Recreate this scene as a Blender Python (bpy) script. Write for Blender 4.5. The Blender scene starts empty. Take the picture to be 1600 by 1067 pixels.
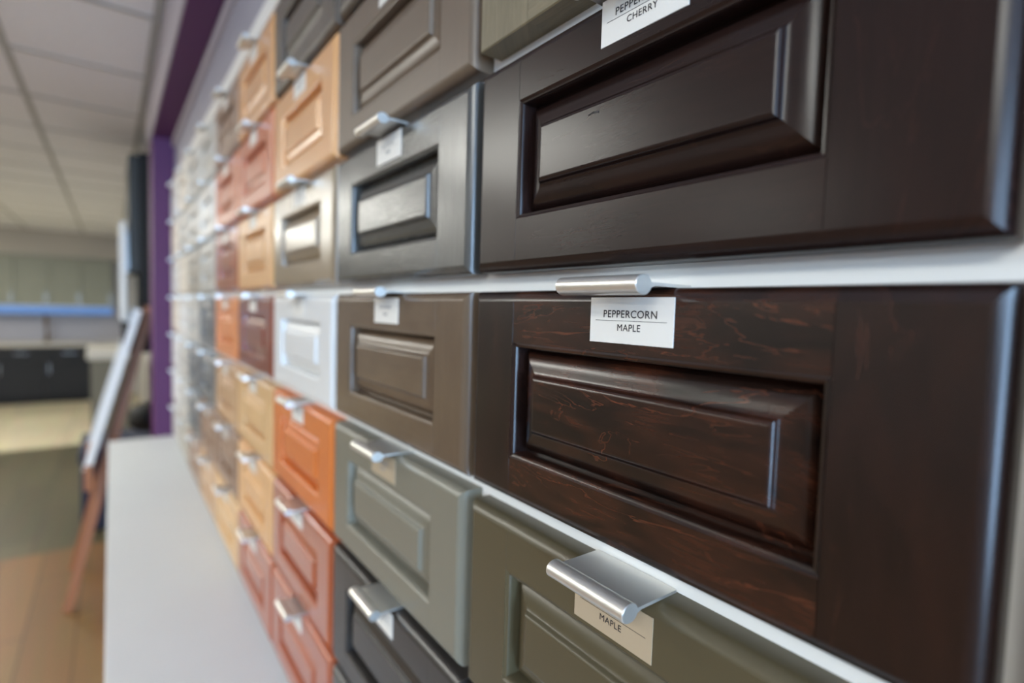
import bpy, bmesh, math, random
from mathutils import Vector, Matrix
random.seed(7)
C = bpy.context.scene.collection
scene = bpy.context.scene
PI = math.pi

# ------------------------------------------------------------------ camera
cam_d = bpy.data.cameras.new('camera')
cam = bpy.data.objects.new('camera', cam_d); C.objects.link(cam); scene.camera = cam
FPX, YAW, PIT, ROL = 834.78, 0.6445, 0.0567, 0.0301
cam_d.sensor_width = 36.0
cam_d.lens = FPX / 1600 * 36.0
fw = Vector((-math.cos(PIT) * math.cos(YAW), math.cos(PIT) * math.sin(YAW), -math.sin(PIT)))
r0 = fw.cross(Vector((0, 0, 1))).normalized(); u0 = r0.cross(fw)
rr = math.cos(ROL) * r0 + math.sin(ROL) * u0
uu = -math.sin(ROL) * r0 + math.cos(ROL) * u0
M = Matrix((rr, uu, -fw)).transposed().to_4x4()
M.translation = Vector((0.035, -0.221, -0.1732))
cam.matrix_world = M
cam_d.clip_start = 0.01
cam_d.dof.use_dof = True
cam_d.dof.focus_distance = 0.300
cam_d.dof.aperture_fstop = 3.1

# ------------------------------------------------------------------ view and world
scene.view_settings.view_transform = 'Standard'
scene.view_settings.look = 'None'
scene.view_settings.gamma = 1.0
scene.view_settings.exposure = 0.0
w = bpy.data.worlds.new('world'); scene.world = w; w.use_nodes = True
w.node_tree.nodes['Background'].inputs[0].default_value = (0.50, 0.66, 1.0, 1)
w.node_tree.nodes['Background'].inputs[1].default_value = 1.0

LAMP = 27.0          # ceiling panel strength
DAY = 150.0         # daylight through the window behind the camera

FLOOR, CEIL = -1.65, 0.77
XW = -10.3          # far wall
XE = 2.6            # window wall
YB = -5.6           # opposite wall
XP = -2.86          # purple pier
BOARD = 0.0195      # face of the display board

def day_light(name, loc, sx, sz, power, col):
    d = bpy.data.lights.new(name, 'AREA'); d.shape = 'RECTANGLE'; d.size = sx; d.size_y = sz
    d.energy = power; d.color = col
    o = bpy.data.objects.new(name, d); C.objects.link(o)
    o.location = loc; o.rotation_euler = (PI / 2, 0, PI / 2)   # shines towards -x
    return o
WIN = [(-1.0, -0.08, -1.2, 0.68), (-2.7, -1.2, 0.0, 0.68)]      # the two windows: y range, z range
for a, b, c_, d_ in WIN:
    day_light('daylight', (XE + 0.25, (a + b) / 2, (c_ + d_) / 2), b - a, d_ - c_, DAY * (b - a) * (d_ - c_) / 2, (0.42, 0.67, 1.0))

# ------------------------------------------------------------------ materials
def srgb(c):
    return tuple(((v / 255) / 12.92 if v / 255 <= 0.04045 else ((v / 255 + 0.055) / 1.055) ** 2.4) for v in c) + (1,)
def mat(name, col, rough=0.5, metal=0.0, spec=0.5, coat=0.0, noise=0.0, nscale=40.0, bump=0.0, emit=None):
    m = bpy.data.materials.new(name); m.use_nodes = True
    nt = m.node_tree; b = nt.nodes['Principled BSDF']
    b.inputs['Base Color'].default_value = srgb(col)
    b.inputs['Roughness'].default_value = rough
    b.inputs['Metallic'].default_value = metal
    b.inputs['Specular IOR Level'].default_value = spec
    b.inputs['Coat Weight'].default_value = coat
    if noise or bump:
        tc = nt.nodes.new('ShaderNodeTexCoord')
        n = nt.nodes.new('ShaderNodeTexNoise'); n.inputs['Scale'].default_value = nscale; n.inputs['Detail'].default_value = 5
        nt.links.new(tc.outputs['Object'], n.inputs['Vector'])
        if noise:
            mx = nt.nodes.new('ShaderNodeMix'); mx.data_type = 'RGBA'
            mx.inputs[6].default_value = tuple(v * (1 - noise) for v in srgb(col)[:3]) + (1,)
            mx.inputs[7].default_value = tuple(min(1, v * (1 + noise)) for v in srgb(col)[:3]) + (1,)
            nt.links.new(n.outputs['Fac'], mx.inputs[0]); nt.links.new(mx.outputs[2], b.inputs['Base Color'])
        if bump:
            bp = nt.nodes.new('ShaderNodeBump'); bp.inputs['Strength'].default_value = bump; bp.inputs['Distance'].default_value = 0.001
            nt.links.new(n.outputs['Fac'], bp.inputs['Height']); nt.links.new(bp.outputs['Normal'], b.inputs['Normal'])
    if emit:
        b.inputs['Emission Color'].default_value = srgb(col); b.inputs['Emission Strength'].default_value = emit
    return m

def wood(name, col, dark, rough=0.32, streak=0.5, blotch=0.3, coat=0.0, su=9.0, sv=160.0, bump=0.05, spec=0.5, redcol=None):
    """stained timber: UV u runs along the grain (metres), v across it"""
    m = bpy.data.materials.new(name); m.use_nodes = True
    nt = m.node_tree; N = nt.nodes; L = nt.links; b = N['Principled BSDF']
    b.inputs['Roughness'].default_value = rough; b.inputs['Coat Weight'].default_value = coat
    b.inputs['Coat Roughness'].default_value = 0.22
    b.inputs['Specular IOR Level'].default_value = spec
    tc = N.new('ShaderNodeTexCoord'); oi = N.new('ShaderNodeObjectInfo')
    ml = N.new('ShaderNodeMath'); ml.operation = 'MULTIPLY'; ml.inputs[1].default_value = 37.0
    L.new(oi.outputs['Random'], ml.inputs[0])
    cb = N.new('ShaderNodeCombineXYZ'); L.new(ml.outputs[0], cb.inputs[0]); L.new(ml.outputs[0], cb.inputs[1]); L.new(ml.outputs[0], cb.inputs[2])
    ad = N.new('ShaderNodeVectorMath'); ad.operation = 'ADD'; L.new(tc.outputs['UV'], ad.inputs[0]); L.new(cb.outputs[0], ad.inputs[1])
    def noise(sx, sy, det, rgh=0.6, dist=0.0):
        mp = N.new('ShaderNodeMapping'); mp.inputs['Scale'].default_value = (sx, sy, 1)
        L.new(ad.outputs[0], mp.inputs[0])
        n = N.new('ShaderNodeTexNoise'); n.inputs['Scale'].default_value = 1; n.inputs['Detail'].default_value = det
        n.inputs['Roughness'].default_value = rgh; n.inputs['Distortion'].default_value = dist
        L.new(mp.outputs[0], n.inputs['Vector']); return n
    fine = noise(su * 3, sv * 4, 6, 0.65)
    mid = noise(su, sv * 0.6, 5, 0.6, 1.2)
    big = noise(su * 1.3, sv * 0.14, 4, 0.6, 0.6)
    def ramp(src, lo, hi):
        r = N.new('ShaderNodeMapRange'); r.inputs[1].default_value = lo; r.inputs[2].default_value = hi
        L.new(src.outputs['Fac'], r.inputs[0]); return r
    f1 = ramp(fine, 0.3, 0.7); f2 = ramp(mid, 0.32, 0.68); f3 = ramp(big, 0.3, 0.7)
    a1 = N.new('ShaderNodeMath'); a1.operation = 'MULTIPLY_ADD'
    L.new(f1.outputs[0], a1.inputs[0]); a1.inputs[1].default_value = 0.45
    m2 = N.new('ShaderNodeMath'); m2.operation = 'MULTIPLY'; m2.inputs[1].default_value = 0.55; L.new(f2.outputs[0], m2.inputs[0]); L.new(m2.outputs[0], a1.inputs[2])
    mx = N.new('ShaderNodeMix'); mx.data_type = 'RGBA'
    cc = srgb(col); dd = srgb(dark)
    mx.inputs[6].default_value = cc; mx.inputs[7].default_value = tuple(c * (1 - streak) + d * streak for c, d in zip(cc, dd))
    L.new(a1.outputs[0], mx.inputs[0])
    mb = N.new('ShaderNodeMix'); mb.data_type = 'RGBA'
    bm_ = N.new('ShaderNodeMath'); bm_.operation = 'MULTIPLY'; bm_.inputs[1].default_value = blotch; L.new(f3.outputs[0], bm_.inputs[0])
    L.new(bm_.outputs[0], mb.inputs[0]); L.new(mx.outputs[2], mb.inputs[6]); mb.inputs[7].default_value = dd
    out = mb.outputs[2]
    if redcol:
        # worn patches and curly figure where the ground wood shows through the stain
        p = noise(13, 42, 5, 0.62, 0.9); pr = ramp(p, 0.42, 0.66)
        fm = N.new('ShaderNodeMath'); fm.operation = 'MULTIPLY_ADD'; fm.inputs[1].default_value = 0.75; fm.inputs[2].default_value = 0.25; L.new(f1.outputs[0], fm.inputs[0])
        k = N.new('ShaderNodeMath'); k.operation = 'MULTIPLY'; L.new(pr.outputs[0], k.inputs[0]); L.new(fm.outputs[0], k.inputs[1])
        k3 = N.new('ShaderNodeMath'); k3.operation = 'MULTIPLY'; k3.inputs[1].default_value = redcol[1]; L.new(k.outputs[0], k3.inputs[0])
        mw = N.new('ShaderNodeMix'); mw.data_type = 'RGBA'; L.new(k3.outputs[0], mw.inputs[0]); L.new(out, mw.inputs[6]); mw.inputs[7].default_value = srgb(redcol[0])
        q = noise(8, 30, 4, 0.6, 1.6)     # thin wandering figure lines
        sb_ = N.new('ShaderNodeMath'); sb_.operation = 'SUBTRACT'; sb_.inputs[1].default_value = 0.5; L.new(q.outputs['Fac'], sb_.inputs[0])
        ab = N.new('ShaderNodeMath'); ab.operation = 'ABSOLUTE'; L.new(sb_.outputs[0], ab.inputs[0])
        lr = N.new('ShaderNodeMapRange'); lr.inputs[1].default_value = 0.0; lr.inputs[2].default_value = 0.013; lr.inputs[3].default_value = 1.0; lr.inputs[4].default_value = 0.0; L.new(ab.outputs[0], lr.inputs[0])
        g = noise(11, 34, 3, 0.5, 0.5); gr = ramp(g, 0.44, 0.60)
        l1 = N.new('ShaderNodeMath'); l1.operation = 'MULTIPLY'; L.new(lr.outputs[0], l1.inputs[0]); L.new(gr.outputs[0], l1.inputs[1])
        l2 = N.new('ShaderNodeMath'); l2.operation = 'MULTIPLY'; L.new(l1.outputs[0], l2.inputs[0]); L.new(fm.outputs[0], l2.inputs[1])
        l3 = N.new('ShaderNodeMath'); l3.operation = 'MULTIPLY'; l3.inputs[1].default_value = redcol[1] * 0.8; L.new(l2.outputs[0], l3.inputs[0])
        mr = N.new('ShaderNodeMix'); mr.data_type = 'RGBA'; L.new(l3.outputs[0], mr.inputs[0]); L.new(mw.outputs[2], mr.inputs[6]); mr.inputs[7].default_value = tuple(min(1.0, v * 2.6) for v in srgb(redcol[0])[:3]) + (1,)
        out = mr.outputs[2]
    L.new(out, b.inputs['Base Color'])
    if bump:
        bp = N.new('ShaderNodeBump'); bp.inputs['Strength'].default_value = bump; bp.inputs['Distance'].default_value = 0.0006
        L.new(a1.outputs[0], bp.inputs['Height']); L.new(bp.outputs['Normal'], b.inputs['Normal'])
    return m

M_white = mat('white_laminate', (234, 234, 231), 0.45)
M_ledge = mat('ledge_laminate', (200, 203, 204), 0.42, noise=0.03, nscale=8)
M_rail = mat('rail_white', (238, 236, 230), 0.4)
M_purple = mat('purple_paint', (86, 36, 86), 0.6, noise=0.05, nscale=30, bump=0.1)
M_wall = mat('wall_paint', (200, 196, 190), 0.7, noise=0.03, nscale=20)
M_room = mat('room_paint', (138, 134, 130), 0.8, noise=0.03, nscale=20)
M_fascia = mat('fascia_paint', (186, 178, 184), 0.6)
M_ceil = mat('ceiling_tile', (240, 240, 242), 0.9, noise=0.06, nscale=60, bump=0.3)
M_grid = mat('ceiling_bar', (176, 176, 172), 0.6)
M_card = mat('label_card', (224, 221, 214), 0.55)
M_cardt = mat('label_card_beige', (172, 154, 128), 0.55)
M_ink = mat('ink', (30, 28, 32), 0.6)
M_inkg = mat('grey_ink', (130, 130, 132), 0.6)
M_black = mat('black_plastic', (9, 9, 9), 0.7)
M_darkolive = mat('dark_olive', (44, 42, 36), 0.5)
M_navy = mat('navy_paint', (14, 15, 22), 0.7)
M_navyf = mat('navy_fabric', (34, 40, 60), 0.9, noise=0.2, nscale=200)
M_sage = mat('sage_paint', (138, 138, 120), 0.5)
M_tan = mat('brass', (120, 100, 72), 0.35, metal=0.7)
M_steel = mat('steel', (170, 170, 170), 0.3, metal=1.0)
M_led = mat('led_blue', (80, 120, 180), 0.5, emit=0.6)
M_lamp = mat('lamp_diffuser', (250, 250, 242), 0.5, emit=LAMP)
M_cream = mat('peninsula_panel', (104, 100, 88), 0.6)
M_stone = mat('stone_top', (190, 184, 172), 0.35, noise=0.1, nscale=30)
M_splash = mat('backsplash', (168, 164, 168), 0.4)

M_pull = mat('satin_aluminium', (224, 222, 216), 0.36, metal=0.85)
nt = M_pull.node_tree   # brushed along the bar
tc = nt.nodes.new('ShaderNodeTexCoord'); mp = nt.nodes.new('ShaderNodeMapping'); mp.inputs['Scale'].default_value = (40, 1800, 1800)
nn = nt.nodes.new('ShaderNodeTexNoise'); nn.inputs['Scale'].default_value = 1; nn.inputs['Detail'].default_value = 3
bp = nt.nodes.new('ShaderNodeBump'); bp.inputs['Strength'].default_value = 0.06; bp.inputs['Distance'].default_value = 0.0004
nt.links.new(tc.outputs['Object'], mp.inputs[0]); nt.links.new(mp.outputs[0], nn.inputs['Vector']); nt.links.new(nn.outputs['Fac'], bp.inputs['Height'])
nt.links.new(bp.outputs['Normal'], nt.nodes['Principled BSDF'].inputs['Normal'])

# ------------------------------------------------------------------ helpers
def link(name, bm, m, parent=None, smooth=False, loc=None):
    me = bpy.data.meshes.new(name); bmesh.ops.recalc_face_normals(bm, faces=bm.faces[:]); bm.to_mesh(me); bm.free()
    if smooth:
        for p in me.polygons: p.use_smooth = True
    me.materials.append(m)
    o = bpy.data.objects.new(name, me); C.objects.link(o)
    if parent: o.parent = parent
    if loc: o.location = loc
    return o
def box(bm, x0, x1, y0, y1, z0, z1, bev=0.0):
    g = bmesh.ops.create_cube(bm, size=1.0)
    for v in g['verts']:
        v.co = Vector(((x0 + x1) / 2 + v.co.x * (x1 - x0), (y0 + y1) / 2 + v.co.y * (y1 - y0), (z0 + z1) / 2 + v.co.z * (z1 - z0)))
    if bev:
        es = list({e for v in g['verts'] for e in v.link_edges})
        bmesh.ops.bevel(bm, geom=es, offset=bev, segments=2, affect='EDGES', profile=0.5)
def boxes(name, lst, m, parent=None, bev=0.0):
    bm = bmesh.new()
    for b in lst: box(bm, *b, bev)
    return link(name, bm, m, parent)
def bar(bm, p, q, wx, wy):
    """square-section bar from p to q"""
    p, q = Vector(p), Vector(q); d = (q - p).normalized()
    s = Vector((1, 0, 0)) if abs(d.x) < 0.9 else Vector((0, 1, 0))
    t = d.cross(s).normalized(); s = t.cross(d).normalized()
    vs = []
    for c in (p, q):
        for a, b in ((-1, -1), (1, -1), (1, 1), (-1, 1)):
            vs.append(bm.verts.new(c + s * a * wx / 2 + t * b * wy / 2))
    for f in ((0, 1, 2, 3), (7, 6, 5, 4), (0, 4, 5, 1), (1, 5, 6, 2), (2, 6, 7, 3), (3, 7, 4, 0)):
        bm.faces.new([vs[i] for i in f])
def tube(bm, pts, r, n=14, cap=True):
    rings = []
    for i, p in enumerate(pts):
        p = Vector(p); a = Vector(pts[max(0, i - 1)]); b = Vector(pts[min(len(pts) - 1, i + 1)])
        d = (b - a).normalized(); s = Vector((0, 1, 0)) if abs(d.y) < 0.9 else Vector((1, 0, 0))
        t = d.cross(s).normalized(); s = t.cross(d)
        rad = r[i] if isinstance(r, (list, tuple)) else r
        rings.append([bm.verts.new(p + (s * math.cos(k * 2 * PI / n) + t * math.sin(k * 2 * PI / n)) * rad) for k in range(n)])
    for A, B in zip(rings, rings[1:]):
        for k in range(n): bm.faces.new((A[k], A[(k + 1) % n], B[(k + 1) % n], B[k]))
    if cap: bm.faces.new(rings[0]); bm.faces.new(rings[-1][::-1])
def struct(o):
    o['kind'] = 'structure'; return o
def tag(o, label, cat, group=None):
    o['label'] = label; o['category'] = cat
    if group: o['group'] = group
    return o
def empty(name, loc, label, cat, group=None):
    o = bpy.data.objects.new(name, None); C.objects.link(o); o.location = loc; o.empty_display_size = 0.05
    return tag(o, label, cat, group)

# ------------------------------------------------------------------ the room
FX1, FX2 = -3.98, -6.85
def floor_mat(name, c1, c2, sx, sy):
    m = bpy.data.materials.new(name); m.use_nodes = True; nt = m.node_tree; N = nt.nodes; L = nt.links; b = N['Principled BSDF']
    tc = N.new('ShaderNodeTexCoord'); mp = N.new('ShaderNodeMapping'); L.new(tc.outputs['Object'], mp.inputs[0])
    br = N.new('ShaderNodeTexBrick'); br.inputs['Scale'].default_value = 1
    br.inputs['Brick Width'].default_value = sx; br.inputs['Row Height'].default_value = sy; br.inputs['Mortar Size'].default_value = 0.003
    br.inputs['Color1'].default_value = srgb(c1); br.inputs['Color2'].default_value = srgb(c2); br.inputs['Mortar'].default_value = tuple(v * 0.4 for v in srgb(c2)[:3]) + (1,)
    L.new(mp.outputs[0], br.inputs['Vector'])
    n = N.new('ShaderNodeTexNoise'); mp2 = N.new('ShaderNodeMapping'); mp2.inputs['Scale'].default_value = (2, 22, 1); L.new(tc.outputs['Object'], mp2.inputs[0]); L.new(mp2.outputs[0], n.inputs['Vector'])
    n.inputs['Scale'].default_value = 1; n.inputs['Detail'].default_value = 6
    mx = N.new('ShaderNodeMix'); mx.data_type = 'RGBA'; mx.blend_type = 'MULTIPLY'; mx.inputs[0].default_value = 0.55
    L.new(br.outputs['Color'], mx.inputs[6]); L.new(n.outputs['Color'], mx.inputs[7])
    hs = N.new('ShaderNodeHueSaturation'); hs.inputs['Value'].default_value = 1.35; L.new(mx.outputs[2], hs.inputs['Color'])
    bw = N.new('ShaderNodeMix'); bw.data_type = 'RGBA'; bw.inputs[0].default_value = 0.5; L.new(hs.outputs[0], bw.inputs[6]); L.new(br.outputs['Color'], bw.inputs[7])
    L.new(bw.outputs[2], b.inputs['Base Color']); b.inputs['Roughness'].default_value = 0.45
    return m
struct(boxes('floor', [(FX1, XE, YB, 0.2, FLOOR - 0.1, FLOOR)], floor_mat('oak_floor', (118, 86, 52), (104, 76, 44), 1.2, 0.18)))
struct(boxes('floor', [(FX2, FX1, YB, 0.2, FLOOR - 0.1, FLOOR)], floor_mat('grey_plank_floor', (84, 77, 56), (72, 66, 46), 1.2, 0.2)))
struct(boxes('floor', [(XW, FX2, YB, 0.2, FLOOR - 0.1, FLOOR)], floor_mat('beige_tile_floor', (198, 186, 156), (188, 176, 148), 0.6, 0.6)))
struct(boxes('ceiling', [(XW, XE, YB, 0.2, CEIL, CEIL + 0.08)], M_ceil))
lst = []
y = -0.53
while y > YB: lst.append((XW, XE, y - 0.012, y + 0.012, CEIL - 0.004, CEIL)); y -= 0.61
lst.append((XW, XE, -0.10, -0.075, CEIL - 0.004, CEIL))
x = -2.18 + 7 * 0.6
while x > XW: lst.append((x - 0.012, x + 0.012, YB, -0.075, CEIL - 0.003, CEIL)); x -= 0.6
struct(boxes('trim_1', lst, M_grid))
struct(boxes('wall_far', [(XW - 0.1, XW, YB, 0.2, FLOOR, CEIL)], M_wall))
struct(boxes('wall_left', [(XW, XE, YB - 0.1, YB, FLOOR, CEIL)], M_room))
struct(boxes('wall_right', [(XP - 0.25, XE, 0.045, 0.2, FLOOR, CEIL)], M_purple))
struct(boxes('wall_passage', [(XW, XP - 0.25, 0.12, 0.2, FLOOR, CEIL)], M_wall))
struct(boxes('wall_pier', [(XP - 0.25, XP, -0.068, 0.045, FLOOR, CEIL)], M_purple))
struct(boxes('wall_soffit', [(XP, XE, -0.068, 0.045, 0.553, CEIL)], M_purple))
struct(boxes('trim_2', [(XP - 0.25, XE, -0.074, -0.068, 0.553, CEIL)], M_fascia))
wl = [(XE, XE + 0.1, WIN[0][1], 0.2, FLOOR, CEIL), (XE, XE + 0.1, WIN[1][1], WIN[0][0], FLOOR, CEIL), (XE, XE + 0.1, YB, WIN[1][0], FLOOR, CEIL)]
for a, b, c_, d_ in WIN: wl += [(XE, XE + 0.1, a, b, FLOOR, c_), (XE, XE + 0.1, a, b, d_, CEIL)]
struct(boxes('wall_near', wl, M_room))
for i, (a, b, c_, d_) in enumerate(WIN):
    t = 0.05; mY = (a + b) / 2; WZ = (c_, d_)
    struct(boxes('window_%d' % (i + 1), [(XE + 0.02, XE + 0.07, a, b, WZ[0], WZ[0] + t), (XE + 0.02, XE + 0.07, a, b, WZ[1] - t, WZ[1]),
        (XE + 0.02, XE + 0.07, a, a + t, WZ[0], WZ[1]), (XE + 0.02, XE + 0.07, b - t, b, WZ[0], WZ[1]), (XE + 0.02, XE + 0.07, mY - t / 2, mY + t / 2, WZ[0], WZ[1])], M_white))

# ceiling panel lights, recessed in the grid
LAMPS = [(1.12, -1.75), (-2.48, -1.75), (-4.88, -1.75), (-7.28, -1.75), (0.52, -4.19), (-2.48, -4.19), (-4.88, -4.19), (-7.28, -4.19)]
LN = ['nearest the window of the', 'second from the window in the', 'third from the window in the', 'farthest from the window of the']
for i, (x, y) in enumerate(LAMPS):
    e = empty('ceiling_light', (x, y, CEIL), 'white ceiling panel light, %s %s row' % (LN[i % 4], 'front' if i < 4 else 'back'), 'ceiling light', 'ceiling panel lights')
    boxes('frame', [(-0.6, 0.6, -0.305, -0.275, -0.012, 0.0), (-0.6, 0.6, 0.275, 0.305, -0.012, 0), (-0.6, -0.57, -0.275, 0.275, -0.012, 0), (0.57, 0.6, -0.275, 0.275, -0.012, 0)], M_white, e)
    boxes('diffuser', [(-0.57, 0.57, -0.275, 0.275, -0.008, -0.003)], M_lamp, e)

# ------------------------------------------------------------------ display board and ledge
XB1 = 0.95
bd = empty('display_board', (0, 0, 0), 'long white display board on the purple wall carrying the drawer front samples', 'display board')
boxes('backing', [(XP, XB1, BOARD, 0.044, -0.79, 0.552)], M_white, bd)
boxes('header_panel', [(XP, XB1, BOARD - 0.0015, BOARD, 0.363, 0.521)], mat('header_lavender', (158, 156, 168), 0.5), bd)
struct(boxes('trim_3', [(XP, XB1, 0.003, BOARD, 0.322, 0.362)], M_rail, None, 0.001))
struct(boxes('trim_4', [(XP, XB1, 0.006, BOARD, 0.522, 0.552)], M_fascia, None, 0.001))
lg = empty('ledge', (0, 0, -0.795), 'white laminate ledge under the drawer front samples', 'ledge')
boxes('ledge_top', [(XP, XB1, -0.236, 0.044, -0.032, 0.0)], M_ledge, lg, 0.0015)
boxes('apron', [(XP, XB1, -0.225, 0.044, FLOOR + 0.795, -0.032)], M_white, lg)

# ------------------------------------------------------------------ drawer fronts
W, H = 0.3060, 0.1465
ROWS = {-3: 0.472, -2: 0.316, -1: 0.160, 0: 0.001, 1: -0.1590, 2: -0.3170, 3: -0.474, 4: -0.632}
def colx(k): return -0.0025 - 0.3155 * k      # right edge of column k

OUT = [(0.0, 0.0195), (0.0, 0.0072), (0.0004, 0.0056), (0.0012, 0.0040), (0.0024, 0.0026), (0.0037, 0.0015), (0.0049, 0.0008), (0.0060, 0.0003), (0.0072, 0.0)]
SQ = [(0.0, 0.0195), (0.0, 0.0008), (0.0008, 0.0)]
STK = [(0.0, 0.0), (0.0012, 0.0010), (0.0018, 0.0012), (0.0026, 0.0014), (0.0030, 0.0021), (0.0032, 0.0040), (0.0032, 0.0130)]
PAN = [(0.0030, 0.0128), (0.0046, 0.0127), (0.0054, 0.0114), (0.0068, 0.0094), (0.0086, 0.0078), (0.0108, 0.0066), (0.0133, 0.0057), (0.0158, 0.0052), (0.0180, 0.0048), (0.0195, 0.0043), (0.0205, 0.0036), (0.0208, 0.0030), (0.0213, 0.0017), (0.0220, 0.0009), (0.0229, 0.0004), (0.0240, 0.0003)]
SHK = [(0.0, 0.0), (0.0006, 0.0006), (0.0008, 0.0090)]
SHP = [(-0.004, 0.0088), (0.0100, 0.0088)]

def uvset(bm, f, vert):
    uv = bm.loops.layers.uv.verify()
    for l in f.loops:
        c = l.vert.co
        l[uv].uv = (c.z, c.x + c.y) if vert else (c.x, c.z + c.y)
def frame_meshes(w, h, sx, st, sb, out, stk, sxr=None):
    """drawer front frame with lower left back corner at the origin (y is depth into the wall): two stiles, two rails"""
    sxr = sxr or sx
    A = [sx, st, sb, sxr]
    def P(side, t, ins, d, base):      # point on a strip
        pass
    res = {}
    for name in ('stile_l', 'stile_r', 'rail_t', 'rail_b'): res[name] = bmesh.new()
    def quad(key, pts, vert, smooth):
        bm = res[key]; f = bm.faces.new([bm.verts.new(p) for p in pts]); f.smooth = smooth; uvset(bm, f, vert)
    def strips(prof, L, R, B, T, smooth):
        # rectangle L..R, B..T moved inwards by the inset
        for (i0, d0), (i1, d1) in zip(prof, prof[1:]):
            sm = smooth
            l0, l1, r0_, r1_, b0, b1, t0, t1 = L + i0, L + i1, R - i0, R - i1, B + i0, B + i1, T - i0, T - i1
            if prof is out:
                quad('stile_l', [(l0, d0, b0), (l1, d1, b1), (l1, d1, t1), (l0, d0, t0)], True, sm)
                quad('stile_r', [(r0_, d0, t0), (r1_, d1, t1), (r1_, d1, b1), (r0_, d0, b0)], True, sm)
                xl, xr = sx, w - sxr
                quad('stile_l', [(l0, d0, t0), (l1, d1, t1), (xl, d1, t1), (xl, d0, t0)], True, sm)
                quad('rail_t', [(xl, d0, t0), (xl, d1, t1), (xr, d1, t1), (xr, d0, t0)], False, sm)
                quad('stile_r', [(xr, d0, t0), (xr, d1, t1), (r1_, d1, t1), (r0_, d0, t0)], True, sm)
                quad('stile_l', [(xl, d0, b0), (xl, d1, b1), (l1, d1, b1), (l0, d0, b0)], True, sm)
                quad('rail_b', [(xr, d0, b0), (xr, d1, b1), (xl, d1, b1), (xl, d0, b0)], False, sm)
                quad('stile_r', [(r0_, d0, b0), (r1_, d1, b1), (xr, d1, b1), (xr, d0, b0)], True, sm)
            else:   # the sticking of the opening: insets move towards the panel
                quad('stile_l', [(L + i0, d0, B + i0), (L + i1, d1, B + i1), (L + i1, d1, T - i1), (L + i0, d0, T - i0)], True, sm)
                quad('stile_r', [(R - i0, d0, T - i0), (R - i1, d1, T - i1), (R - i1, d1, B + i1), (R - i0, d0, B + i0)], True, sm)
                quad('rail_t', [(L + i0, d0, T - i0), (L + i1, d1, T - i1), (R - i1, d1, T - i1), (R - i0, d0, T - i0)], False, sm)
                quad('rail_b', [(R - i0, d0, B + i0), (R - i1, d1, B + i1), (L + i1, d1, B + i1), (L + i0, d0, B + i0)], False, sm)
    strips(out, 0, w, 0, h, True)
    strips(stk, sx, w - sxr, sb, h - st, True)
    o = out[-1][0]; g = 0.00018
    quad('stile_l', [(o, 0, o), (sx - g, 0, o), (sx - g, 0, h - o), (o, 0, h - o)], True, False)
    quad('stile_r', [(w - sxr + g, 0, o), (w - o, 0, o), (w - o, 0, h - o), (w - sxr + g, 0, h - o)], True, False)
    quad('rail_t', [(sx + g, 0, h - st), (w - sxr - g, 0, h - st), (w - sxr - g, 0, h - o), (sx + g, 0, h - o)], False, False)
    quad('rail_b', [(sx + g, 0, o), (w - sxr - g, 0, o), (w - sxr - g, 0, sb), (sx + g, 0, sb)], False, False)
    # fine joint groove between stile and rail, and the flat back
    for xx, k in ((sx, 'stile_l'), (w - sxr, 'stile_r')):
        for z0, z1 in ((o, sb), (h - st, h - o)):
            quad(k, [(xx - g, 0, z0), (xx, 0.0004, z0), (xx, 0.0004, z1), (xx - g, 0, z1)], True, False)
            quad(k, [(xx, 0.0004, z0), (xx + g, 0, z0), (xx + g, 0, z1), (xx, 0.0004, z1)], True, False)
    quad('stile_l', [(0, 0.0195, 0), (0, 0.0195, h), (sx, 0.0195, h), (sx, 0.0195, 0)], True, False)
    quad('stile_r', [(w - sxr, 0.0195, 0), (w - sxr, 0.0195, h), (w, 0.0195, h), (w, 0.0195, 0)], True, False)
    quad('rail_t', [(sx, 0.0195, h - st), (sx, 0.0195, h), (w - sxr, 0.0195, h), (w - sxr, 0.0195, h - st)], False, False)
    quad('rail_b', [(sx, 0.0195, 0), (sx, 0.0195, sb), (w - sxr, 0.0195, sb), (w - sxr, 0.0195, 0)], False, False)
    out_m = {}
    for k, bm in res.items():
        bmesh.ops.remove_doubles(bm, verts=bm.verts[:], dist=1e-6)
        out_m[k] = finish(k[:5] if k[0] == 's' else 'rail', bm)
    return out_m
def finish(name, bm):
    me = bpy.data.meshes.new(name); bm.to_mesh(me); bm.free()
    me.materials.append(M_white)
    return me
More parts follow.
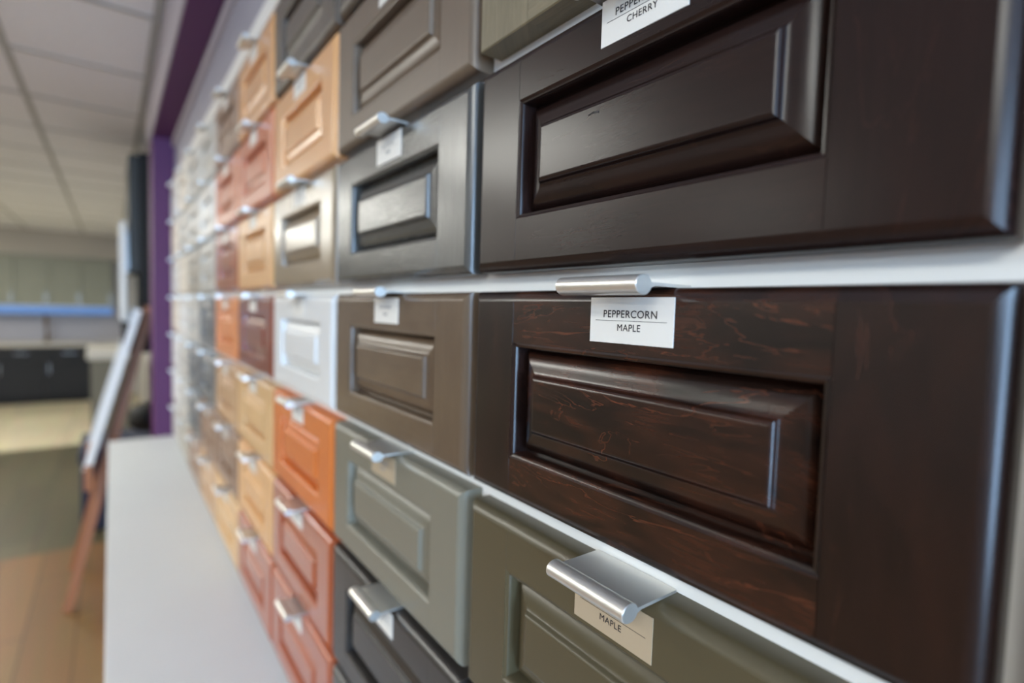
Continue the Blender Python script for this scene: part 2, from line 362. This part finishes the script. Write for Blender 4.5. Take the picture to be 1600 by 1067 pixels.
def panel_mesh(w, h, sx, st, sb, prof, sxr=None):
    sxr = sxr or sx
    bm = bmesh.new()
    L, R, B, T = sx, w - sxr, sb, h - st
    def q(pts, sm):
        f = bm.faces.new([bm.verts.new(p) for p in pts]); f.smooth = sm; uvset(bm, f, False)
    for (i0, d0), (i1, d1) in zip(prof, prof[1:]):
        c0 = [(L + i0, d0, B + i0), (R - i0, d0, B + i0), (R - i0, d0, T - i0), (L + i0, d0, T - i0)]
        c1 = [(L + i1, d1, B + i1), (R - i1, d1, B + i1), (R - i1, d1, T - i1), (L + i1, d1, T - i1)]
        for a in range(4):
            b = (a + 1) % 4; q([c0[a], c0[b], c1[b], c1[a]], True)
    i, d = prof[-1]
    q([(L + i, d, B + i), (R - i, d, B + i), (R - i, d, T - i), (L + i, d, T - i)], False)
    # back of the panel
    i, _ = prof[0]
    q([(L + i, 0.0165, B + i), (L + i, 0.0165, T - i), (R - i, 0.0165, T - i), (R - i, 0.0165, B + i)], False)
    for a, b in (((L + i, B + i), (R - i, B + i)), ((R - i, B + i), (R - i, T - i)), ((R - i, T - i), (L + i, T - i)), ((L + i, T - i), (L + i, B + i))):
        q([(a[0], 0.0165, a[1]), (b[0], 0.0165, b[1]), (b[0], prof[0][1], b[1]), (a[0], prof[0][1], a[1])], False)
    # keep the mitre corners crisp: weld only inside each side by leaving corner verts doubled
    return finish('raised_panel', bm)

def weld_side(me):
    """weld doubled verts whose faces point in compatible directions so that profiles shade smoothly and mitres stay sharp"""
    bm = bmesh.new(); bm.from_mesh(me)
    bmesh.ops.remove_doubles(bm, verts=bm.verts[:], dist=1e-6)
    for e in bm.edges:
        if len(e.link_faces) == 2:
            n0, n1 = e.link_faces[0].normal, e.link_faces[1].normal
            if n0.angle(n1, 0) > math.radians(42): e.smooth = False
            # mitre: the two faces come from different sides
            a, b = n0, n1
            if abs(a.x) > 0.05 and abs(b.z) > 0.05 and abs(a.z) < 0.02 and abs(b.x) < 0.02: e.smooth = False
            if abs(b.x) > 0.05 and abs(a.z) > 0.05 and abs(b.z) < 0.02 and abs(a.x) < 0.02: e.smooth = False
    bm.to_mesh(me); bm.free()

SX, ST, SB = 0.0500, 0.0355, 0.0310
KIND = {}
def make_kind(key, w, h, sx, st, sb, out, stk, pan, sxr=None):
    d = frame_meshes(w, h, sx, st, sb, out, stk, sxr)
    d['panel'] = panel_mesh(w, h, sx, st, sb, pan, sxr)
    for me in d.values(): weld_side(me)
    KIND[key] = d
make_kind('raised', W, H, SX, ST, SB, OUT, STK, PAN, 0.0515)
make_kind('cherry', 0.3025, H, 0.0495, 0.0325, 0.0350, OUT, STK, PAN, 0.0550)
make_kind('maple', W, H, 0.0500, 0.0358, 0.0310, OUT, STK, PAN, 0.0520)
make_kind('shaker', W, H, 0.056, 0.050, 0.045, SQ, SHK, SHP)

# pull: flat tab over the top edge of the front ending in a round bar, 57 mm long
def pull_mesh():
    bm = bmesh.new(); n = 36; ry, rz = 0.0060, 0.0050; cy, cz = -0.0185, 0.0004
    prof = []
    a0 = math.asin(0.0014 / rz)
    for k in range(n + 1):
        a = a0 + (2 * PI - 2 * a0) * k / n
        prof.append((cy + ry * math.cos(a), cz + rz * math.sin(a)))
    prof = [(0.0185, 0.0018), (-0.0100, 0.0018)] + prof + [(-0.0100, 0.0001), (0.0185, 0.0001)]
    hw = 0.0285; c = 0.0004
    cen = Vector((cy, cz))
    rings = []
    for x, s in ((-hw, 0.94), (-hw + c, 1.0), (hw - c, 1.0), (hw, 0.94)):
        ring = []
        for i, (y, z) in enumerate(prof):
            if 2 <= i < len(prof) - 2: y, z = cy + (y - cy) * s, cz + (z - cz) * s
            ring.append(bm.verts.new((x, y, z)))
        rings.append(ring)
    m = len(prof)
    for A, B in zip(rings, rings[1:]):
        for k in range(m):
            f = bm.faces.new((A[k], A[(k + 1) % m], B[(k + 1) % m], B[k])); f.smooth = 2 <= k < m - 3
    bm.faces.new(rings[0][::-1]); bm.faces.new(rings[-1])
    bmesh.ops.recalc_face_normals(bm, faces=bm.faces[:])
    for e in bm.edges:
        if len(e.link_faces) == 2 and e.link_faces[0].normal.angle(e.link_faces[1].normal, 0) > 0.55: e.smooth = False
    me = bpy.data.meshes.new('tab_pull'); bm.to_mesh(me); bm.free(); me.materials.append(M_pull)
    return me
PULL = pull_mesh()
def card_mesh():
    bm = bmesh.new(); box(bm, -0.0285, 0.0285, -0.0004, 0.0, -0.0250, 0.0)
    me = bpy.data.meshes.new('label_card'); bm.to_mesh(me); bm.free(); me.materials.append(M_card); return me
CARD = card_mesh()
def text_mesh(lines, rule):
    """lines: (text, centre height, cap height, width)"""
    bm = bmesh.new()
    for s, z, cap, wd in lines:
        cu = bpy.data.curves.new('t', 'FONT'); cu.body = s; cu.align_x = 'CENTER'; cu.size = 1.0; cu.space_character = 1.08
        ob = bpy.data.objects.new('t', cu); C.objects.link(ob)
        bpy.context.view_layer.update()
        me = bpy.data.meshes.new_from_object(ob.evaluated_get(bpy.context.evaluated_depsgraph_get()))
        xs = [v.co.x for v in me.vertices]; ys = [v.co.y for v in me.vertices]
        x0, x1, y0, y1 = min(xs), max(xs), min(ys), max(ys)
        for ox, oz, dy in ((0, 0, 0), (0.00007, 0, 0.00001), (-0.00007, 0, 0.00002), (0, 0.00006, 0.00003), (0, -0.00006, 0.00004)):
            vs = [bm.verts.new((((v.co.x - x0) / (x1 - x0) - 0.5) * wd + ox, -0.00048 - dy, z + oz + ((v.co.y - y0) / (y1 - y0) - 0.5) * cap)) for v in me.vertices]
            for p in me.polygons:
                try: bm.faces.new([vs[i] for i in p.vertices])
                except ValueError: pass
        bpy.data.objects.remove(ob); bpy.data.curves.remove(cu); bpy.data.meshes.remove(me)
    if rule: box(bm, -0.0243, 0.0243, -0.00052, -0.00042, rule - 0.00013, rule + 0.00013)
    me = bpy.data.meshes.new('lettering'); bm.to_mesh(me); bm.free(); me.materials.append(M_ink); return me
def blob_mesh(seed, w1=0.030, w2=0.012):
    """print too small to read: two broken grey lines"""
    rnd = random.Random(seed); bm = bmesh.new()
    for zc, wd in ((-0.0090, w1), (-0.0158, w2)):
        x = -wd / 2
        while x < wd / 2 - 0.0012:
            box(bm, x, x + 0.0013, -0.0006, -0.00042, zc - 0.0015, zc + 0.0015); x += 0.0036 if wd > 0.02 else 0.003
    box(bm, -0.0243, 0.0243, -0.0006, -0.00042, -0.01255, -0.01235)
    me = bpy.data.meshes.new('lettering'); bm.to_mesh(me); bm.free(); me.materials.append(M_inkg); return me

def child(name, me, parent, m=None, loc=(0, 0, 0)):
    o = bpy.data.objects.new(name, me); C.objects.link(o); o.parent = parent; o.location = loc
    if m:
        o.material_slots[0].link = 'OBJECT'; o.material_slots[0].material = m
    return o

TXT = {
    (0, 0): text_mesh([('PEPPERCORN', -0.0090, 0.0040, 0.0365), ('CHERRY', -0.0163, 0.0035, 0.0200)], -0.0127),
    (0, 1): text_mesh([('PEPPERCORN', -0.0090, 0.0040, 0.0365), ('MAPLE', -0.0163, 0.0036, 0.0157)], -0.0127),
    (0, 2): text_mesh([('MAPLE', -0.0163, 0.0036, 0.0157)], -0.0127),
}
BLOB = blob_mesh(3)

# finishes: (material, words)
def Wd(n, c, d, **k): return wood(n, c, d, **k)
F = {
 'cherry':   (Wd('stain_dark_cherry', (38, 25, 22), (22, 15, 14), rough=0.27, streak=0.5, blotch=0.25, bump=0.03, spec=0.27, redcol=((52, 29, 22), 0.25)), 'dark espresso brown'),
 'maple':    (Wd('stain_dark_maple', (34, 20, 15), (14, 9, 8), rough=0.27, streak=0.7, blotch=0.55, bump=0.04, redcol=((80, 42, 26), 0.72)), 'dark reddish black brown'),
 'maplestile': (Wd('stain_dark_maple_stile', (34, 20, 17), (14, 10, 9), rough=0.27, streak=0.6, blotch=0.5, bump=0.04, redcol=((60, 33, 24), 0.35)), ''),
 'olive':    (Wd('paint_olive', (80, 72, 52), (74, 66, 48), rough=0.35, streak=0.2, blotch=0.15, bump=0.0), 'olive brown painted'),
 'slabgrey': (Wd('textured_grey', (140, 128, 102), (86, 78, 58), rough=0.5, streak=0.7, blotch=0.4, bump=0.4), 'textured grey'),
 'taupe':    (Wd('stain_taupe', (108, 92, 76), (88, 73, 60), rough=0.34, streak=0.35, blotch=0.3, bump=0.02), 'warm taupe'),
 'charcoal': (Wd('stain_charcoal', (78, 77, 74), (46, 45, 43), rough=0.25, spec=0.65, streak=0.6, blotch=0.4, bump=0.15), 'charcoal grey oak'),
 'brownglz': (Wd('stain_brown_glaze', (104, 86, 68), (78, 60, 46), rough=0.26, streak=0.3, blotch=0.4, bump=0.02), 'glossy grey brown'),
 'greytaupe':(Wd('paint_grey_taupe', (120, 116, 102), (110, 106, 94), rough=0.32, streak=0.2, blotch=0.2, bump=0.0), 'grey green painted'),
 'blackish': (Wd('stain_black', (52, 48, 45), (34, 31, 29), rough=0.32, streak=0.5, blotch=0.3, bump=0.03), 'near black'),
 'darktaupe':(Wd('stain_dark_taupe', (96, 86, 76), (72, 62, 54), rough=0.35, streak=0.3, blotch=0.3), 'dark taupe'),
 'honey':    (Wd('natural_honey', (224, 166, 104), (202, 136, 76), coat=0.7, rough=0.35, streak=0.4, blotch=0.3), 'light honey orange'),
 'greige':   (Wd('stain_greige', (134, 112, 82), (112, 90, 64), coat=0.7, rough=0.32, streak=0.35, blotch=0.3), 'greige'),
 'white':    (Wd('paint_white', (222, 222, 220), (214, 214, 212), rough=0.3, streak=0.2, blotch=0.1, bump=0.0), 'bright white'),
 'orange':   (Wd('stain_orange', (212, 122, 58), (184, 90, 38), rough=0.34, streak=0.4, blotch=0.3), 'strong orange'),
 'russet':   (Wd('stain_russet', (172, 88, 52), (138, 60, 32), coat=0.7, rough=0.30, streak=0.4, blotch=0.3), 'russet red brown'),
 'copper':   (Wd('stain_copper', (198, 104, 54), (164, 72, 32), coat=0.35, rough=0.32, streak=0.4, blotch=0.3), 'coppery orange red'),
 'lmaple':   (Wd('natural_maple', (222, 176, 124), (200, 148, 94), rough=0.35, streak=0.4, blotch=0.3), 'pale maple'),
 'redcherry':(Wd('stain_red_cherry', (140, 62, 34), (104, 40, 20), coat=0.7, rough=0.28, streak=0.4, blotch=0.3), 'deep red cherry'),
 'sand':     (Wd('natural_sand', (216, 178, 128), (190, 148, 98), rough=0.35, streak=0.4, blotch=0.3), 'sandy tan'),
 'peachy':   (Wd('natural_peach', (224, 148, 92), (196, 116, 66), rough=0.33, streak=0.4, blotch=0.3), 'peach orange'),
 'mocha':    (Wd('stain_mocha', (150, 120, 98), (120, 90, 70), rough=0.34, streak=0.4, blotch=0.3), 'mocha brown'),
 'lgrey':    (Wd('paint_light_grey', (190, 188, 182), (182, 180, 174), rough=0.34, streak=0.2, blotch=0.1), 'pale grey'),
 'stone':    (Wd('paint_stone', (168, 162, 150), (158, 150, 138), rough=0.34, streak=0.2, blotch=0.1), 'stone grey'),
 'dgrey':    (Wd('paint_dark_grey', (108, 110, 112), (98, 100, 102), rough=0.34, streak=0.2, blotch=0.1), 'slate grey'),
 'cream':    (Wd('paint_cream', (226, 218, 204), (218, 210, 196), rough=0.34, streak=0.2, blotch=0.1), 'creamy off white'),
 'beige':    (Wd('stain_beige', (196, 160, 122), (168, 130, 92), rough=0.34, streak=0.4, blotch=0.3), 'beige tan'),
}
# rows run from -2 (top) to 4 (bottom, over the ledge); columns from the nearest one
GRID = {
 -1: {-1: 'stone', 0: 'cherry', 1: 'greytaupe', 2: 'stone'},
 0: {-2: 'taupe', -1: 'slabgrey', 0: 'cherry', 1: 'maple', 2: 'olive', 3: 'blackish', 4: 'taupe'},
 1: {-2: 'darktaupe', -1: 'taupe', 0: 'charcoal', 1: 'brownglz', 2: 'greytaupe', 3: 'blackish', 4: 'charcoal'},
 2: {-2: 'darktaupe', -1: 'honey', 0: 'greige', 1: 'white', 2: 'orange', 3: 'russet', 4: 'russet'},
 3: {-2: 'honey', -1: 'copper', 0: 'lmaple', 1: 'redcherry', 2: 'sand', 3: 'lmaple', 4: 'russet'},
 4: {-2: 'mocha', -1: 'copper', 0: 'russet', 1: 'peachy', 2: 'beige', 3: 'mocha', 4: 'sand'},
 5: {-2: 'lgrey', -1: 'white', 0: 'lgrey', 1: 'dgrey', 2: 'dgrey', 3: 'mocha', 4: 'beige'},
 6: {-2: 'lgrey', -1: 'lgrey', 0: 'stone', 1: 'lgrey', 2: 'dgrey', 3: 'dgrey', 4: 'mocha'},
 7: {-2: 'cream', -1: 'lgrey', 0: 'cream', 1: 'white', 2: 'lgrey', 3: 'lgrey', 4: 'stone'},
 8: {-2: 'white', -1: 'cream', 0: 'white', 1: 'cream', 2: 'white', 3: 'white', 4: 'lgrey'},
}
CN = ['nearest', 'second', 'third', 'fourth', 'fifth', 'sixth', 'seventh', 'eighth', 'farthest']
RN = {-2: 'top row', -1: 'second row from the top', 0: 'third row from the top', 1: 'fourth row from the top', 2: 'third row from the ledge', 3: 'second row from the ledge', 4: 'row nearest the ledge'}
SPECIAL = {
 (0, 0): 'dark espresso raised panel drawer front labelled PEPPERCORN CHERRY',
 (0, 1): 'dark reddish brown raised panel drawer front labelled PEPPERCORN MAPLE',
 (0, 2): 'olive brown drawer front directly under the one labelled PEPPERCORN MAPLE',
 (0, -1): 'textured grey square edged drawer front directly above the one labelled PEPPERCORN CHERRY',
 (2, 1): 'bright white raised panel drawer front between red cherry and glossy brown ones',
 (1, 0): 'charcoal grey oak drawer front with bright sheen, left of the one labelled PEPPERCORN CHERRY',
 (1, 1): 'glossy grey brown drawer front, left of the one labelled PEPPERCORN MAPLE',
 (2, 2): 'strong orange raised panel drawer front directly under the bright white one',
}
KINDOF = {(0, 0): 'cherry', (0, 1): 'maple', (0, -1): 'shaker'}
for c in sorted(GRID):
    for r in sorted(GRID[c]):
        key = KINDOF.get((c, r), 'raised'); fin, words = F[GRID[c][r]]
        K = KIND[key]; w = 0.3025 if key == 'cherry' else W
        xr = colx(c) if c >= 0 else 0.3115
        if key == 'cherry': xr = -0.0060
        zt = ROWS[r]; zb = zt - H
        if (c, r) == (0, -1): zb = 0.0168; 
        zs = 1.027 if r == -1 and c != 0 else 1.0
        if zs > 1: zb = zt - H * zs
        jx = 0 if c in (0, 1) and r in (0, 1) else random.uniform(-0.0008, 0.0008)
        if c == -1: lab = words + ' drawer front at the right end of the ' + RN[r]
        else: lab = '%s drawer front in the %s column, %s' % (words, CN[c], RN[r])
        lab = SPECIAL.get((c, r), lab)
        e = empty('drawer_front', (xr - w + jx, 0, zb), lab, 'drawer front', 'sample drawer fronts on the display board')
        if (c, r) == (0, 2): e.location = (xr - w, 0, zb - 0.0028); e.rotation_euler = (0, math.radians(0.15), 0)
        fs = F['maplestile'][0] if key == 'maple' else fin
        child('stile', K['stile_l'], e, fs); child('stile', K['stile_r'], e, fs)
        child('rail', K['rail_t'], e, fin); child('rail', K['rail_b'], e, fin)
        child('raised_panel' if key != 'shaker' else 'flat_panel', K['panel'], e, fin)
        if key == 'cherry':   # small dark scratch on the panel
            kb = bmesh.new(); bar(kb, (0.1160, 0.0002, 0.0862), (0.1205, 0.0002, 0.0870), 0.0005, 0.0005); bar(kb, (0.1195, 0.0002, 0.0868), (0.1240, 0.0002, 0.0860), 0.0005, 0.0011)
            link('scratch', kb, M_ink, e)
        if c == -1 : continue
        hx = w / 2 if key != 'cherry' else w / 2 - 0.001
        if c == 0: hx = -0.1600 - (xr - w)
        e.scale = (1, 1, zs)
        child('tab_pull', PULL, e, None, (hx, 0, H))
        cd = child('label_card', CARD, e, M_cardt if (c, r) in ((0, 2), (1, 2)) else M_card, (hx + (0.0045 if c == 0 and r != 2 else 0), 0, H - {(0, 2): 0.0080, (0, 0): 0.0015}.get((c, r), 0.005)))
        if (c, r) in TXT: child('lettering', TXT[(c, r)], cd)
        elif c in (1, 2): child('lettering', BLOB, cd)

# ------------------------------------------------------------------ easel beyond the ledge
M_easel = wood('easel_beech', (168, 110, 72), (136, 82, 50), rough=0.5, streak=0.4)
ez = empty('display_easel', (-3.15, 0, FLOOR), 'wooden tripod easel standing on the oak floor beyond the ledge', 'easel')
def EP(y, z, dx=0.0): return (dx, y, z - FLOOR)
def part_bar(name, p, q, a, b, m, parent):
    bm = bmesh.new(); bar(bm, p, q, a, b); return link(name, bm, m, parent)
part_bar('leg', EP(-0.40, FLOOR, 0.0), EP(-0.060, -0.21, -0.16), 0.03, 0.035, M_easel, ez)
part_bar('leg', EP(-0.40, FLOOR, -0.50), EP(-0.060, -0.21, -0.34), 0.03, 0.035, M_easel, ez)
part_bar('leg', EP(0.09, FLOOR, -0.25), EP(-0.063, -0.22, -0.25), 0.03, 0.02, M_easel, ez)
part_bar('tray', EP(-0.315, -1.02, 0.02), EP(-0.315, -1.02, -0.52), 0.03, 0.12, M_easel, ez)
part_bar('crossbar', EP(-0.205, -0.87, -0.06), EP(-0.205, -0.87, -0.44), 0.02, 0.04, M_easel, ez)
sb = empty('framed_board', (-3.15, 0, FLOOR), 'white edged display board leaning on the wooden easel', 'display board')
part_bar('panel', EP(-0.312, -0.985, -0.25), EP(-0.105, -0.22, -0.25), 0.50, 0.012, M_darkolive, sb)
part_bar('frame_edge', EP(-0.322, -0.985, 0.008), EP(-0.115, -0.22, 0.008), 0.016, 0.030, M_white, sb)
part_bar('frame_edge', EP(-0.322, -0.985, -0.508), EP(-0.115, -0.22, -0.508), 0.016, 0.030, M_white, sb)

# sample rack, white sample door and black box beyond the pier
rk = empty('sample_rack', (-3.6, 0.12, 0), 'tall black sample rack fixed to the wall beyond the purple pier', 'rack')
boxes('rack_body', [(-0.55, 0.0, -0.210, 0.0, -0.30, 0.64)], M_black, rk, 0.004)
boxes('rack_front', [(-0.55, 0.0, -0.258, -0.210, -0.02, 0.62)], M_darkolive, rk, 0.004)
wd = empty('cabinet_door', (-3.6, -0.1385, 0), 'white cabinet door sample hanging on the front of the black rack', 'cabinet door')
boxes('door_frame', [(-0.40, 0.0, -0.034, -0.014, -0.29, 0.25), (-0.40, -0.34, -0.040, -0.034, -0.29, 0.25), (-0.06, 0.0, -0.040, -0.034, -0.29, 0.25), (-0.34, -0.06, -0.040, -0.034, 0.19, 0.25), (-0.34, -0.06, -0.040, -0.034, -0.29, -0.23)], M_white, wd, 0.002)
boxes('hanging_bracket', [(-0.25, -0.15, -0.014, 0.0, -0.015, 0.22)], M_steel, wd)
bb = empty('wall_box', (-3.6, 0.12, 0), 'black box on the wall below the white cabinet door sample', 'box')
boxes('box_body', [(-0.3, 0.0, -0.295, 0.0, -0.47, -0.318)], M_black, bb, 0.008)
boxes('box_lid', [(-0.305, 0.005, -0.30, 0.0, -0.318, -0.303)], M_black, bb, 0.003)

# navy bench and black stool behind the easel
ch = empty('storage_bench', (-4.20, 0, FLOOR), 'navy blue upholstered bench standing beyond the easel', 'bench')
boxes('base', [(-0.55, 0.0, -0.385, 0.05, 0.0, 0.42)], M_navyf, ch, 0.01)
boxes('cushion', [(-0.56, 0.01, -0.395, 0.06, 0.42, 0.53)], M_navyf, ch, 0.03)
st = empty('stool', (-3.85, -0.02, FLOOR), 'black round padded stool standing between the easel and the purple pier', 'stool')
bm = bmesh.new(); tube(bm, [(0, 0, 0.70), (0, 0, 0.73), (0, 0, 0.80), (0, 0, 0.84), (0, 0, 0.855)], [0.10, 0.125, 0.125, 0.10, 0.06], 28); link('seat', bm, M_black, st, True)
bm = bmesh.new(); tube(bm, [(0, 0, 0.02), (0, 0, 0.70)], 0.022, 14); link('pole', bm, M_black, st, True)
bm = bmesh.new(); tube(bm, [(0, 0, 0), (0, 0, 0.02), (0, 0, 0.035)], [0.12, 0.12, 0.03], 28); link('base', bm, M_black, st, True)

# ------------------------------------------------------------------ kitchen display along the far wall
def shaker(bm, y0, y1, z0, z1, x, fr=0.055):
    box(bm, x, x + 0.014, y0, y1, z0, z1)
    box(bm, x + 0.014, x + 0.020, y0, y0 + fr, z0, z1); box(bm, x + 0.014, x + 0.020, y1 - fr, y1, z0, z1)
    box(bm, x + 0.014, x + 0.020, y0 + fr, y1 - fr, z1 - fr, z1); box(bm, x + 0.014, x + 0.020, y0 + fr, y1 - fr, z0, z0 + fr)
GU = 'upper cabinets on the far wall'; GB = 'navy base cabinets on the far wall'
yy = -0.20; pos = ['rightmost', 'second from the right', 'third from the right', 'fourth from the right', 'leftmost visible', 'sixth from the right', 'seventh from the right']
for i in range(6):
    y1, y0 = yy, yy - 0.36; yy = y0 - 0.003
    u = empty('upper_cabinet', (XW, (y0 + y1) / 2, -0.29), 'sage grey upper cabinet above the blue strip light, %s' % pos[i], 'cabinet', GU)
    hw = (y1 - y0) / 2
    boxes('body', [(0.002, 0.32, -hw, hw, 0, 0.70)], M_sage, u)
    bm = bmesh.new(); shaker(bm, -hw + 0.002, hw - 0.002, 0.003, 0.697, 0.32); d = link('door', bm, M_sage, u)
    boxes('door_handle', [(0.345, 0.353, hw - 0.035, hw - 0.025, 0.04, 0.17)], M_steel, d)
yy = -0.45
for i in range(4):
    y1, y0 = yy, yy - 0.50; yy = y0 - 0.003
    u = empty('base_cabinet', (XW, (y0 + y1) / 2, FLOOR), 'navy base cabinet under the pale counter, %s' % pos[i], 'cabinet', GB)
    hw = (y1 - y0) / 2
    boxes('body', [(0.002, 0.58, -hw, hw, 0.10, 0.80), (0.002, 0.52, -hw, hw, 0.0, 0.10)], M_navy, u)
    bm = bmesh.new(); shaker(bm, -hw + 0.002, hw - 0.002, 0.105, 0.60, 0.58); d = link('door', bm, M_navy, u)
    boxes('door_handle', [(0.605, 0.613, -hw + 0.03, -hw + 0.04, 0.42, 0.56)], M_steel, d)
    bm = bmesh.new(); shaker(bm, -hw + 0.002, hw - 0.002, 0.61, 0.795, 0.58, 0.04); d = link('drawer', bm, M_navy, u)
    boxes('drawer_handle', [(0.605, 0.613, -0.07, 0.07, 0.70, 0.71)], M_steel, d)
tag(boxes('countertop', [(XW + 0.002, XW + 0.63, yy, -0.40, FLOOR + 0.80, FLOOR + 0.84)], M_stone, None, 0.004), 'pale counter slab on the navy base cabinets', 'countertop')
struct(boxes('wall_splash', [(XW, XW + 0.012, -2.6, -0.06, FLOOR + 0.84, -0.29)], M_splash))
struct(boxes('wall_bulkhead', [(XW, XW + 0.36, YB, -0.06, 0.412, CEIL)], mat('bulkhead_paint', (176, 168, 156), 0.7)))
ls = empty('strip_light', (XW, 0, -0.29), 'glowing blue strip light under the sage upper cabinets', 'strip light')
boxes('light_body', [(0.02, 0.34, yy, -0.20, -0.03, 0.0)], M_white, ls)
boxes('diffuser', [(0.338, 0.345, yy, -0.20, -0.115, -0.01)], M_led, ls)
fc = empty('faucet', (XW + 0.25, -0.96, FLOOR + 0.84), 'tall brass faucet on the far counter', 'faucet')
bm = bmesh.new(); tube(bm, [(0, 0, 0)] + [(0, 0, 0.30)] + [(0.08 - 0.08 * math.cos(a), 0, 0.30 + 0.08 * math.sin(a)) for a in [PI * k / 8 for k in range(1, 9)]] + [(0.16, 0, 0.24)], 0.016, 12); link('spout', bm, M_tan, fc, True)
bm = bmesh.new(); tube(bm, [(0, 0, 0), (0, 0, 0.05)], 0.03, 16); link('base', bm, M_tan, fc, True)
bm = bmesh.new(); tube(bm, [(0, 0.01, 0.07), (0, 0.08, 0.10)], 0.008, 10); link('lever', bm, M_tan, fc, True)

# peninsula in front of it
pn = empty('peninsula', (-7.0, 0, FLOOR), 'kitchen peninsula with pale top and taupe end panel by the passage wall', 'peninsula')
boxes('countertop', [(-0.75, 0.0, -0.43, -0.062, 0.84, 0.95)], M_stone, pn, 0.008)
boxes('end_panel', [(-0.06, -0.02, -0.40, -0.062, 0.0, 0.84)], M_cream, pn)
boxes('body', [(-0.73, -0.06, -0.40, -0.062, 0.0, 0.84)], M_navy, pn)
